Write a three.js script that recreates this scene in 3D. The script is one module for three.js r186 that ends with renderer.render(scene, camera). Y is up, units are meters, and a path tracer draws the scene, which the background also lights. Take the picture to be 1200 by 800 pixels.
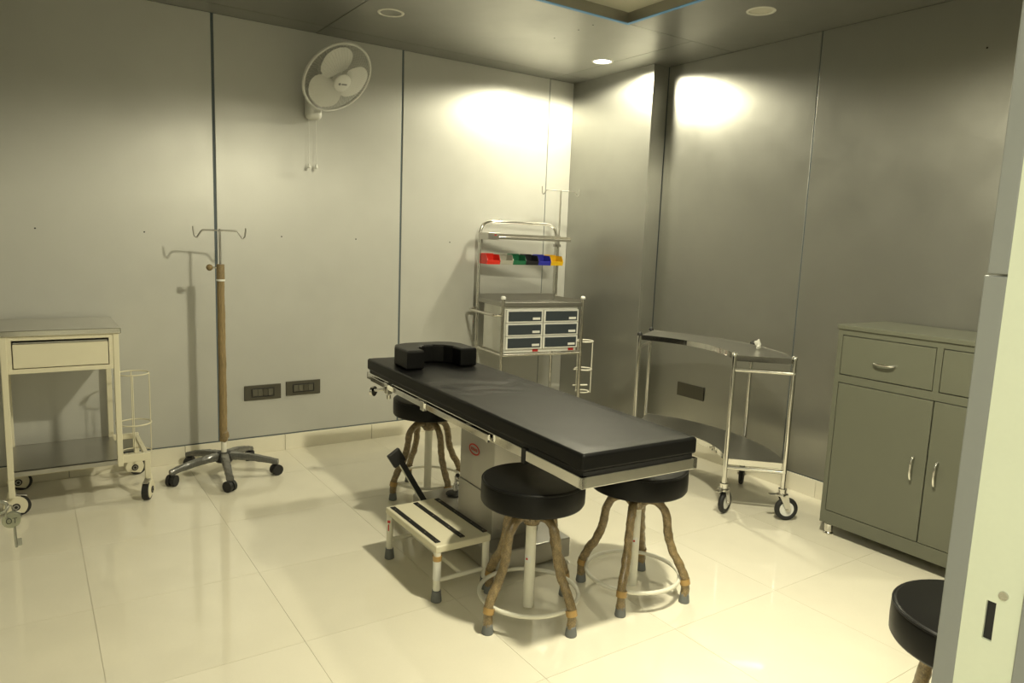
import * as THREE from 'three';
import { RoundedBoxGeometry } from 'three/addons/geometries/RoundedBoxGeometry.js';
import { RectAreaLightUniformsLib } from 'three/addons/lights/RectAreaLightUniformsLib.js';
import { mergeGeometries } from 'three/addons/utils/BufferGeometryUtils.js';
import { ImprovedNoise } from 'three/addons/math/ImprovedNoise.js';
import { FontLoader } from 'three/addons/loaders/FontLoader.js';
import { TextGeometry } from 'three/addons/geometries/TextGeometry.js';

// ---------------------------------------------------------------- camera, light, exposure
const scene = new THREE.Scene();
scene.background = new THREE.Color(0x000000);
const camera = new THREE.PerspectiveCamera(50.84, 1200 / 800, 0.05, 40);
camera.position.set(-3.593, 1.416, 4.567);
camera.rotation.set(-0.14166, -0.597, 0.03893, 'YXZ');
scene.add(camera);
const renderer = new THREE.WebGLRenderer({ antialias: true });
renderer.toneMapping = THREE.LinearToneMapping;
renderer.toneMappingExposure = 1.65;
renderer.shadowMap.enabled = true;
renderer.shadowMap.type = THREE.PCFSoftShadowMap;
RectAreaLightUniformsLib.init();
const LAMP = new THREE.Color(1.0, 0.93, 0.67);          // warm white of the downlights
const H = 2.625;                                        // ceiling height
// lit downlights: [x, z, brightness], unlit ones: [x, z]
const LIT = [[-0.297, 0.673, 9], [-1.855, 3.36, 21]];
const OFF = [[-1.855, 0.696], [-0.392, 2.02]];
const CORRIDOR = [-4.3, 4.95, 24.5];

// ---------------------------------------------------------------- helpers
let seed = 7;
const rnd = () => { seed = (seed * 1664525 + 1013904223) % 4294967296; return seed / 4294967296; };
const perlin = new ImprovedNoise();
const used = {};
function numbered(n) { if (used[n] === undefined) { used[n] = 0; return n; } used[n]++; return n + '_' + String(used[n]).padStart(3, '0'); }
function shade(o) { o.castShadow = true; o.receiveShadow = true; return o; }
function mesh(name, geo, mat, parent, pos, rot) {
  const m = shade(new THREE.Mesh(geo, mat)); m.name = name;
  if (pos) m.position.set(...pos);
  if (rot) m.rotation.set(...rot);
  parent.add(m); return m;
}
function thing(name, label, category, [x, y, z] = [0, 0, 0], turn = 0, group) {
  const o = new THREE.Group(); o.name = numbered(name); scene.add(o);
  o.position.set(x, y, z); o.rotation.y = turn; o.userData = { label, category };
  if (group) o.userData.group = group;
  return o;
}
function tag(o, label, category, group) { o.userData = { label, category }; if (group) o.userData.group = group; return o; }
function structure(name, label, category, pos = [0, 0, 0]) { const o = new THREE.Group(); o.name = name; o.position.set(...pos); o.userData = { kind: 'structure', label, category }; scene.add(o); return o; }
// uv in metres on every face
function metric(g, s = 1, ox = 0, oy = 0) {
  const p = g.attributes.position, n = g.attributes.normal, uv = new Float32Array(p.count * 2);
  for (let i = 0; i < p.count; i++) {
    const ax = Math.abs(n.getX(i)), ay = Math.abs(n.getY(i)), az = Math.abs(n.getZ(i));
    let u, v;
    if (ay >= ax && ay >= az) { u = p.getX(i); v = p.getZ(i); } else if (ax >= az) { u = p.getZ(i); v = p.getY(i); } else { u = p.getX(i); v = p.getY(i); }
    uv[2 * i] = u * s + ox; uv[2 * i + 1] = v * s + oy;
  }
  g.setAttribute('uv', new THREE.BufferAttribute(uv, 2)); return g;
}
function box(x0, x1, y0, y1, z0, z1, r = 0) {
  const w = x1 - x0, h = y1 - y0, d = z1 - z0;
  const g = r > 0 ? new RoundedBoxGeometry(w, h, d, 2, Math.min(r, w / 2.01, h / 2.01, d / 2.01)) : new THREE.BoxGeometry(w, h, d);
  g.translate((x0 + x1) / 2, (y0 + y1) / 2, (z0 + z1) / 2); return metric(g);
}
function cyl(r0, r1, y0, y1, x = 0, z = 0, n = 24) { const g = new THREE.CylinderGeometry(r1, r0, y1 - y0, n); g.translate(x, (y0 + y1) / 2, z); return g; }
const V3 = (a) => new THREE.Vector3(...a);
function rod(a, b, r, n = 12) {
  const A = V3(a), B = V3(b), d = B.clone().sub(A), L = d.length();
  const g = new THREE.CylinderGeometry(r, r, L, n);
  g.applyQuaternion(new THREE.Quaternion().setFromUnitVectors(new THREE.Vector3(0, 1, 0), d.normalize()));
  g.translate((A.x + B.x) / 2, (A.y + B.y) / 2, (A.z + B.z) / 2); return g;
}
function tube(pts, r, seg = 48, n = 10, closed = false, tension = 0.5) { return new THREE.TubeGeometry(new THREE.CatmullRomCurve3(pts.map(V3), closed, 'catmullrom', tension), seg, r, n, closed); }
function ring(R, r, y, x = 0, z = 0, n = 48) { const g = new THREE.TorusGeometry(R, r, 8, n); g.rotateX(Math.PI / 2); g.translate(x, y, z); return g; }
function lathe(pts, n = 48) { return new THREE.LatheGeometry(pts.map(([a, b]) => new THREE.Vector2(a, b)), n); }
function merge(list) { return mergeGeometries(list.map((g) => { const k = g.index ? g.toNonIndexed() : g; for (const a of Object.keys(k.attributes)) if (!['position', 'normal', 'uv'].includes(a)) k.deleteAttribute(a); return k; })); }
function lumpy(g, amp, freq) {
  const p = g.attributes.position, n = g.attributes.normal;
  for (let i = 0; i < p.count; i++) {
    const x = p.getX(i), y = p.getY(i), z = p.getZ(i), k = amp * (perlin.noise(x * freq, y * freq, z * freq) + 0.5 * perlin.noise(x * freq * 2.3 + 5, y * freq * 2.3, z * freq * 2.3));
    p.setXYZ(i, x + n.getX(i) * k, y + n.getY(i) * k, z + n.getZ(i) * k);
  }
  g.computeVertexNormals(); return g;
}
// footprint given as [x, z] points, extruded from y0 to y1
function prism(shapePts, y0, y1, bevel = 0, hole) {
  const s = new THREE.Shape(shapePts.map(([x, z]) => new THREE.Vector2(x, -z)));
  if (hole) s.holes.push(new THREE.Path(hole.map(([x, z]) => new THREE.Vector2(x, -z))));
  const g = new THREE.ExtrudeGeometry(s, { depth: y1 - y0 - 2 * bevel, bevelEnabled: bevel > 0, bevelThickness: bevel, bevelSize: bevel, bevelOffset: -bevel, bevelSegments: 3, curveSegments: 24 });
  g.rotateX(-Math.PI / 2); g.translate(0, y0 + bevel, 0); return metric(g);
}
// outline in x / y, extruded from z0 to z1
function slab(shapePts, z0, z1, bevel = 0, hole) {
  const s = new THREE.Shape(shapePts.map(([x, y]) => new THREE.Vector2(x, y)));
  if (hole) s.holes.push(new THREE.Path(hole.map(([x, y]) => new THREE.Vector2(x, y))));
  const g = new THREE.ExtrudeGeometry(s, { depth: z1 - z0 - 2 * bevel, bevelEnabled: bevel > 0, bevelThickness: bevel, bevelSize: bevel, bevelOffset: -bevel, bevelSegments: 2, curveSegments: 20 });
  g.translate(0, 0, z0 + bevel); return metric(g);
}
function noiseTexture(n, fn, repeat = 1, srgb = false) {
  const d = new Uint8Array(n * n * 4);
  for (let j = 0; j < n; j++) for (let i = 0; i < n; i++) { const c = fn(i / n, j / n, i, j); for (let k = 0; k < 3; k++) d[4 * (j * n + i) + k] = Math.max(0, Math.min(255, Math.round(255 * (Array.isArray(c) ? c[k] : c)))); d[4 * (j * n + i) + 3] = 255; }
  const t = new THREE.DataTexture(d, n, n); t.wrapS = t.wrapT = THREE.RepeatWrapping; t.magFilter = THREE.LinearFilter; t.minFilter = THREE.LinearMipmapLinearFilter; t.generateMipmaps = true;
  if (srgb) t.colorSpace = THREE.SRGBColorSpace;
  t.repeat.set(repeat, repeat); t.needsUpdate = true; return t;
}
// noise that tiles: blend of four shifted samples
function tileNoise(u, v, f, o = 0) {
  const s = (a, b) => perlin.noise(a * f + o, b * f + o * 1.7, o * 0.37);
  return s(u, v) * (1 - u) * (1 - v) + s(u - 1, v) * u * (1 - v) + s(u, v - 1) * (1 - u) * v + s(u - 1, v - 1) * u * v;
}

// ---------------------------------------------------------------- materials
const std = (o) => new THREE.MeshStandardMaterial(o);
const phy = (o) => new THREE.MeshPhysicalMaterial(o);
const lin = (r, g, b) => new THREE.Color().setRGB(r, g, b);
const grain = noiseTexture(256, (u, v, i, j) => 0.93 + 0.05 * tileNoise(u, v, 3, 1) + 0.03 * tileNoise(u, v, 11, 4) + 0.015 * (rnd() - 0.5));
const grainRough = noiseTexture(256, (u, v) => { const k = 0.86 + 0.16 * tileNoise(u, v, 4, 9) + 0.06 * tileNoise(u, v, 17, 2); return [k, k, k]; });
const M = {};
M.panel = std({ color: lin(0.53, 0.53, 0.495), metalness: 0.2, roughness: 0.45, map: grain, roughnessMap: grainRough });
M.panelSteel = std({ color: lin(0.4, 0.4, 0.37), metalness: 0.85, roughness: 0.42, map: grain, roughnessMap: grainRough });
M.gap = std({ color: lin(0.1, 0.125, 0.14), roughness: 0.7 });
M.tiles = [0, 1, 2].map((k) => phy({ color: lin(0.84 - 0.01 * k, 0.80 - 0.01 * k, 0.665 - 0.012 * k), roughness: 0.055, map: grain, specularIntensity: 1 }));
M.grout = std({ color: lin(0.66, 0.61, 0.48), roughness: 0.9 });
M.vinyl = phy({ color: lin(0.004, 0.004, 0.004), specularIntensity: 0.42, roughness: 0.4, bumpMap: grainRough, bumpScale: 0.0006 });
M.steel = std({ color: lin(0.62, 0.6, 0.55), metalness: 1, roughness: 0.2 });
M.satin = std({ color: lin(0.46, 0.45, 0.42), metalness: 0.95, roughness: 0.3, map: grain });
M.chrome = std({ color: lin(0.78, 0.77, 0.74), metalness: 1, roughness: 0.09 });
M.cream = phy({ color: lin(0.70, 0.66, 0.50), roughness: 0.38 });
M.creamTube = phy({ color: lin(0.76, 0.74, 0.64), roughness: 0.35 });
const paper = noiseTexture(128, (u, v) => { const a = tileNoise(u, v, 5, 3), b = tileNoise(u, v, 14, 8), k = 0.8 + 0.3 * a + 0.28 * b; return [0.82 * k, 0.71 * k, 0.5 * k]; }, 1, true);
paper.repeat.set(6, 2);
M.wrapped = phy({ map: paper, color: lin(0.56, 0.55, 0.53), roughness: 0.5, clearcoat: 0.7, clearcoatRoughness: 0.2 });
M.paper = std({ map: paper, color: lin(0.62, 0.62, 0.62), roughness: 0.75 });
M.tape = phy({ color: lin(0.42, 0.26, 0.08), roughness: 0.3, clearcoat: 0.5 });
M.rubberGrey = std({ color: lin(0.16, 0.17, 0.17), roughness: 0.7 });
M.black = std({ color: lin(0.012, 0.012, 0.012), roughness: 0.5 });
M.tyre = std({ color: lin(0.016, 0.016, 0.016), roughness: 0.6 });
const film = noiseTexture(128, (u, v) => { const k = 0.3 + 0.3 * Math.max(0, tileNoise(u, v, 9, 6)) + 0.16 * Math.max(0, tileNoise(u, v, 21, 2)); return [k, k, k * 0.95]; }, 1, true);
film.repeat.set(5, 3);
M.filmBlack = phy({ map: film, roughness: 0.35, clearcoat: 0.8, clearcoatRoughness: 0.15 });
M.white = std({ color: lin(0.74, 0.74, 0.70), roughness: 0.4 });
M.whitePlastic = phy({ color: lin(0.66, 0.66, 0.62), roughness: 0.35 });
M.cabinet = std({ color: lin(0.135, 0.14, 0.105), roughness: 0.42, map: grain });
M.drawerDark = std({ color: lin(0.035, 0.045, 0.055), roughness: 0.45 });
M.red = std({ color: lin(0.5, 0.02, 0.015), roughness: 0.5 });
M.plate = std({ color: lin(0.065, 0.06, 0.042), roughness: 0.45 });
M.plateInner = std({ color: lin(0.1, 0.095, 0.07), roughness: 0.4 });
M.blueFilm = std({ color: lin(0.13, 0.38, 0.75), roughness: 0.5 });
M.opening = std({ color: lin(0.62, 0.6, 0.48), roughness: 0.6 });
M.jamb = std({ color: lin(0.72, 0.76, 0.6), roughness: 0.55, map: grain });
M.greyTrim = std({ color: lin(0.3, 0.31, 0.3), metalness: 0.3, roughness: 0.5, map: grain });
M.doorLeaf = std({ color: lin(0.6, 0.6, 0.52), roughness: 0.5, map: grain });
M.plaster = std({ color: lin(0.72, 0.72, 0.64), roughness: 0.85, map: grain });
M.keySteel = std({ color: lin(0.3, 0.3, 0.27), metalness: 1, roughness: 0.3 });
M.lampOff = std({ color: lin(0.62, 0.6, 0.5), roughness: 0.5 });
M.lampTrim = std({ color: lin(0.7, 0.69, 0.62), roughness: 0.45 });
M.glow = std({ color: lin(0.9, 0.9, 0.85), emissive: new THREE.Color(1, 0.97, 0.88), emissiveIntensity: 6, roughness: 0.5 });

// ---------------------------------------------------------------- room shell
const X0 = -4.4, XR = 0.143, ZR = 0.867, ZF = 4.152, DX0 = -3.66, DX1 = -2.6, T = 0.12;
const SKIRT = 0.102;
{ // floor with its tiles
  const f = structure('floor', 'glossy cream vitrified tile floor of the operating room', 'floor');
  mesh('floor_slab', box(X0 - T, XR + T, -0.12, -0.004, -T, ZF + 0.12), M.grout, f);
  const S = 0.6, gx = -2.847, gz = 0.46, g = 0.0006;
  for (let i = -3; i < 6; i++) for (let j = -1; j < 7; j++) {
    const x0 = Math.max(X0, gx + i * S), x1 = Math.min(XR, gx + (i + 1) * S), z0 = Math.max(0, gz + j * S), z1 = Math.min(ZF + 0.118, gz + (j + 1) * S);
    if (x1 - x0 < 0.01 || z1 - z0 < 0.01) continue;
    const geo = box(x0 + g, x1 - g, -0.01, 0, z0 + g, z1 - g); metric(geo, 1, rnd(), rnd());
    mesh('tile', geo, M.tiles[Math.floor(rnd() * 3)], f);
  }
}
function panelWall(name, label, along, spans, y0, y1, face, thick, backing, m = M.panel) {
  const w = structure(name, label, 'wall');
  mesh('backing', box(...backing), M.gap, w);
  for (const [a, b] of spans) mesh('panel', along === 'x' ? box(a, b, y0, y1, face - thick, face, 0.002) : box(face, face + thick, y0, y1, a, b, 0.002), m, w);
  return w;
}
const yP = SKIRT + 0.008;
panelWall('wall_back', 'grey metal panel wall with the fan and dark vertical joints', 'x', [[X0, -3.86], [-3.843, -2.655], [-2.639, -1.456], [-1.442, -0.232], [-0.225, 0]], yP, H, 0, 0.02, [X0 - T, XR + T, 0, H + 0.1, -T, -0.005]);
{
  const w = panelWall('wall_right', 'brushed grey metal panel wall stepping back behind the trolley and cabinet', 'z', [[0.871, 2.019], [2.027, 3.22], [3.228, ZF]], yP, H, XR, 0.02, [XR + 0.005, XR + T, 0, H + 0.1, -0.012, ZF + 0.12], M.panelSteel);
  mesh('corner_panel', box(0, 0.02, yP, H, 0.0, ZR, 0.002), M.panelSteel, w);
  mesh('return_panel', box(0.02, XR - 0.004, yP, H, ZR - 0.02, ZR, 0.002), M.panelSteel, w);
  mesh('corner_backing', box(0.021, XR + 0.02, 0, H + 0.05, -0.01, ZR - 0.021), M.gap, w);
}
{ // small dark fixing holes in the panels
  const wb = scene.getObjectByName('wall_back'), wr = scene.getObjectByName('wall_right'), dot = new THREE.CylinderGeometry(0.0045, 0.0045, 0.002, 12);
  for (const x of [-3.544, -3.029, -2.259, -1.771, -1.062]) mesh('fixing_hole', dot, M.black, wb, [x, 1.375, 0.0002], [Math.PI / 2, 0, 0]);
  mesh('fixing_hole', dot, M.black, wr, [XR - 0.0002, 2.375, 2.884], [0, 0, Math.PI / 2]);
}
{ // left and front walls lie outside the view
  const wl = structure('wall_left', 'grey metal panel wall left of the drawer trolley', 'wall');
  mesh('backing', box(X0 - T, X0 - 0.02, 0, H + 0.1, -T, ZF + 0.12), M.gap, wl);
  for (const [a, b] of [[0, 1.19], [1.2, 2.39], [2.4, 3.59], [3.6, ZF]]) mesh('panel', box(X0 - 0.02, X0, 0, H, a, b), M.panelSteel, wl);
  const wf = structure('wall_front', 'grey metal panel wall around the doorway', 'wall');
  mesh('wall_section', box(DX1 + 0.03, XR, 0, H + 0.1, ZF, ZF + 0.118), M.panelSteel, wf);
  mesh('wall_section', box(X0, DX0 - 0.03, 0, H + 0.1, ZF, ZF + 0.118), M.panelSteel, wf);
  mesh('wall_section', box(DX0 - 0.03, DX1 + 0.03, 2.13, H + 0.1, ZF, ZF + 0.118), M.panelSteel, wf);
}
{ // skirting tiles
  const b = structure('baseboard_back', 'cream tile skirting along the grey back wall', 'baseboard');
  for (let x = -2.847 - 1.8; x < 0; x += 0.6) { const a = Math.max(X0, x) + 0.0012, e = Math.min(0, x + 0.6) - 0.0012; if (e - a > 0.02) mesh('skirting_tile', metric(box(a, e, 0, SKIRT, -0.01, 0.009, 0.0015), 1, rnd(), rnd()), M.tiles[Math.floor(rnd() * 3)], b); }
  const c = structure('baseboard_right', 'cream tile skirting along the stepped right wall', 'baseboard');
  mesh('skirting_tile', box(-0.009, 0.02, 0, SKIRT, 0.01, 0.45), M.tiles[0], c);
  mesh('skirting_tile', box(-0.009, 0.02, 0, SKIRT, 0.453, ZR + 0.009), M.tiles[1], c);
  mesh('skirting_tile', box(0.02, XR, 0, SKIRT, ZR - 0.01, ZR + 0.009), M.tiles[2], c);
  for (let z = 0.46; z < ZF; z += 0.6) { const a = Math.max(ZR + 0.01, z) + 0.0012, e = Math.min(ZF, z + 0.6) - 0.0012; if (e - a > 0.02) mesh('skirting_tile', box(XR - 0.009, XR + 0.01, 0, SKIRT, a, e, 0.0015), M.tiles[Math.floor(rnd() * 3)], c); }
}
// ceiling of metal panels around a recessed plenum
const OX0 = -2.6, OX1 = -0.748, OZ0 = 1.408, OZ1 = 2.95;
{
  const c = structure('ceiling', 'grey metal panel ceiling with a square recess above the table', 'ceiling');
  mesh('backing', box(X0 - T, XR + T, H + 0.075, H + 0.2, -T, ZF + 0.12), M.gap, c);
  const j = 0.0025, xs = [X0, -3.25, -2.04, OX1 + 0.518, XR], P = (x0, x1, z0, z1) => {
    const lamp = [...LIT, ...OFF].find(([a, b]) => a > x0 && a < x1 && b > z0 && b < z1);
    let geo = box(x0 + j, x1 - j, H, H + 0.02, z0 + j, z1 - j);
    if (lamp) { const hole = []; for (let i = 0; i < 40; i++) hole.push([lamp[0] + 0.06 * Math.cos(i / 40 * 2 * Math.PI), lamp[1] + 0.06 * Math.sin(i / 40 * 2 * Math.PI)]); geo = prism([[x0 + j, z0 + j], [x1 - j, z0 + j], [x1 - j, z1 - j], [x0 + j, z1 - j]], H, H + 0.02, 0, hole); }
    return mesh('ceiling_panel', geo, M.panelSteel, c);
  };
  for (const [x0, x1] of [[X0, -3.25], [-3.25, -2.04], [-2.04, -0.23], [-0.23, XR]]) P(x0, x1, 0, 0.19);
  P(X0, -3.25, 0.19, OZ0); P(-3.25, -2.04, 0.19, OZ0); P(-2.04, -0.23, 0.19, OZ0); P(-0.23, XR, 0.19, OZ0);
  P(X0, OX0, OZ0, OZ1); P(OX1, XR, OZ0, OZ1);
  for (const [x0, x1] of [[X0, -2.4], [-2.4, -1.2], [-1.2, XR]]) P(x0, x1, OZ1, ZF);
  const fr = 0.0;
  const lip = 0.012;
  for (const [a, b, z0, z1] of [[OX0, OX1, OZ0, OZ0 + lip], [OX0, OX1, OZ1 - lip, OZ1], [OX0, OX0 + lip, OZ0, OZ1], [OX1 - lip, OX1, OZ0, OZ1]]) mesh('recess_side', box(a, b, H - 0.002, H + 0.07, z0, z1), M.satin, c);
  const e = 0.02;
  for (const [a, b, z0, z1] of [[OX0 - 0.002, OX1 + 0.002, OZ0 - 0.004, OZ0 + e], [OX0 - 0.002, OX1 + 0.002, OZ1 - e, OZ1 + 0.004], [OX0 - 0.004, OX0 + e, OZ0 + e, OZ1 - e], [OX1 - e, OX1 + 0.004, OZ0 + e, OZ1 - e]]) { const m = mesh('protective_film', box(a, b, H - 0.005, H - 0.0022, z0, z1), M.blueFilm, c); m.userData.label = 'blue protective film on the recess edge'; }
  for (const z of [0.905, 1.135, 1.263]) mesh('fixing_hole', new THREE.CylinderGeometry(0.005, 0.005, 0.002, 12), M.black, c, [-0.88, H - 0.0002, z]);
  mesh('diffuser_panel', box(OX0 + lip, OX1 - lip, H + 0.055, H + 0.07, OZ0 + lip, OZ1 - lip), M.opening, c);
}
// doorway: frame, leaf, corridor
{
  const t = structure('trim_1', 'pale green door frame post with a black latch slot', 'door frame');
  for (const s of [1, -1]) {
    const xf = s > 0 ? DX1 : DX0, q = (a, b) => s > 0 ? [xf + a, xf + b] : [xf - b, xf - a];
    mesh('metal_edge', box(...q(0, 0.03), 1.396, 2.12, ZF, ZF + 0.0235, 0.002), M.greyTrim, t);
    mesh('metal_edge', box(...q(0, 0.03), 0, 1.394, ZF - 0.003, ZF + 0.0235, 0.002), M.greyTrim, t);
    if (s > 0) { // latch slot cut as a real hole
      const y0 = 0.934, y1 = 0.986, z0 = ZF + 0.0495, z1 = ZF + 0.0605;
      mesh('post', merge([box(...q(0, 0.03), 0, y0, ZF + 0.0235, ZF + 0.0885), box(...q(0, 0.03), y1, 2.12, ZF + 0.0235, ZF + 0.0885), box(...q(0, 0.03), y0, y1, ZF + 0.0235, z0), box(...q(0, 0.03), y0, y1, z1, ZF + 0.0885)]), M.jamb, t);
      const sl = mesh('latch_slot', box(...q(0.004, 0.029), y0 - 0.001, y1 + 0.001, z0 - 0.001, z1 + 0.001), M.black, t); sl.userData.label = 'black latch slot';
      const sc = new THREE.CylinderGeometry(0.0052, 0.006, 0.003, 16); sc.rotateZ(Math.PI / 2); sc.translate(xf - 0.001, 0.999, ZF + 0.067);
      mesh('screw', sc, M.steel, t);
    } else mesh('post', box(...q(0, 0.03), 0, 2.12, ZF + 0.0235, ZF + 0.0885), M.jamb, t);
    mesh('outer_edge', box(...q(-0.004, 0.06), 0, 2.15, ZF + 0.0885, ZF + 0.125, 0.002), M.greyTrim, t);
  }
  mesh('head', box(DX0, DX1, 2.1, 2.13, ZF, ZF + 0.0885), M.jamb, t);
}
{
  const d = structure('door_1', 'door leaf swung open into the room with a lock at key height', 'door', [DX0 - 0.012, 0, ZF + 0.0]);
  d.rotation.y = 0.05;
  mesh('door_panel', box(-0.04, 0, 0.01, 2.1, -0.98, -0.004, 0.003), M.doorLeaf, d);
  mesh('lock_plate', box(0, 0.003, 0.9, 1.1, -0.9, -0.84, 0.001), M.steel, d);
  const k = new THREE.CylinderGeometry(0.011, 0.011, 0.022, 20); k.rotateZ(Math.PI / 2); k.translate(0.014, 0.992, -0.86);
  mesh('lock_cylinder', k, M.chrome, d);
  mesh('handle', tube([[0, 1.06, -0.87], [0.045, 1.06, -0.87], [0.05, 1.06, -0.82], [0.05, 1.06, -0.76]], 0.008, 24, 10), M.chrome, d);
}
{
  const f = structure('floor_corridor', 'cream corridor floor outside the door', 'floor');
  mesh('floor_slab', box(-6, 0.3, -0.12, 0, ZF + 0.121, 6.5), M.tiles[0], f);
  const w = structure('wall_corridor', 'plain corridor walls outside the door', 'wall');
  mesh('wall_section', box(-6, 0.3, 0, H, 6.5, 6.6), M.plaster, w);
  mesh('wall_section', box(-6.1, -6, 0, H, ZF + 0.12, 6.6), M.plaster, w);
  mesh('wall_section', box(0.3, 0.4, 0, H, ZF + 0.12, 6.6), M.plaster, w);
  mesh('wall_section', box(-6, DX0 - 0.07, 0, H, ZF + 0.119, ZF + 0.13), M.plaster, w);
  mesh('wall_section', box(DX1 + 0.062, 0.3, 0, H, ZF + 0.119, ZF + 0.13), M.plaster, w);
  mesh('wall_section', box(DX0 - 0.07, DX1 + 0.062, 2.16, H, ZF + 0.119, ZF + 0.13), M.plaster, w);
  const c = structure('ceiling_corridor', 'plain corridor ceiling outside the door', 'ceiling');
  mesh('ceiling_slab', box(-6.1, 0.4, H, H + 0.1, ZF + 0.121, 6.6), M.plaster, c);
}

// ---------------------------------------------------------------- lamps
function downlight(x, z, power, label) {
  const t = thing('ceiling_downlight', label, 'lamp', [x, H, z]);
  mesh('trim_ring', lathe([[0.0595, 0.03], [0.0585, 0.0], [0.0595, -0.003], [0.066, -0.0045], [0.072, -0.003], [0.074, 0.0]], 40), M.lampTrim, t);
  mesh('housing', lathe([[0, 0.034], [0.0615, 0.034], [0.0615, 0.021]], 40), M.black, t);
  mesh('diffuser', cyl(0.058, 0.058, 0.004, 0.01, 0, 0, 40), power ? M.glow : M.lampOff, t);
  if (power) {
    const l = new THREE.SpotLight(LAMP, power, 0, 1.466, 0.13, 2); l.position.set(0, -0.006, 0); l.target.position.set(0, -1, 0); l.castShadow = true; l.shadow.radius = 4.4; l.shadow.mapSize.set(2048, 2048); t.add(l, l.target);
  }
}
downlight(LIT[0][0], LIT[0][1], LIT[0][2], 'lit round ceiling downlight glowing in the corner above the bin cart');
downlight(LIT[1][0], LIT[1][1], LIT[1][2], 'lit round ceiling downlight over the doorway side of the table');
downlight(OFF[0][0], OFF[0][1], 0, 'unlit round ceiling downlight near the wall fan');
downlight(OFF[1][0], OFF[1][1], 0, 'unlit round ceiling downlight above the curved trolley');
{
  const t = thing('corridor_lamp', 'bright ceiling panel lamp in the corridor outside the door', 'lamp', [CORRIDOR[0], H, CORRIDOR[1]]);
  mesh('frame', box(-0.31, 0.31, -0.012, 0, -0.31, 0.31), M.lampTrim, t);
  mesh('diffuser', box(-0.29, 0.29, -0.014, -0.012, -0.29, 0.29), M.glow, t);
  const l = new THREE.RectAreaLight(new THREE.Color(1, 0.98, 0.8), CORRIDOR[2], 0.58, 0.58); l.position.set(0, -0.018, 0); l.rotation.x = -Math.PI / 2; t.add(l);
}

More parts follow.
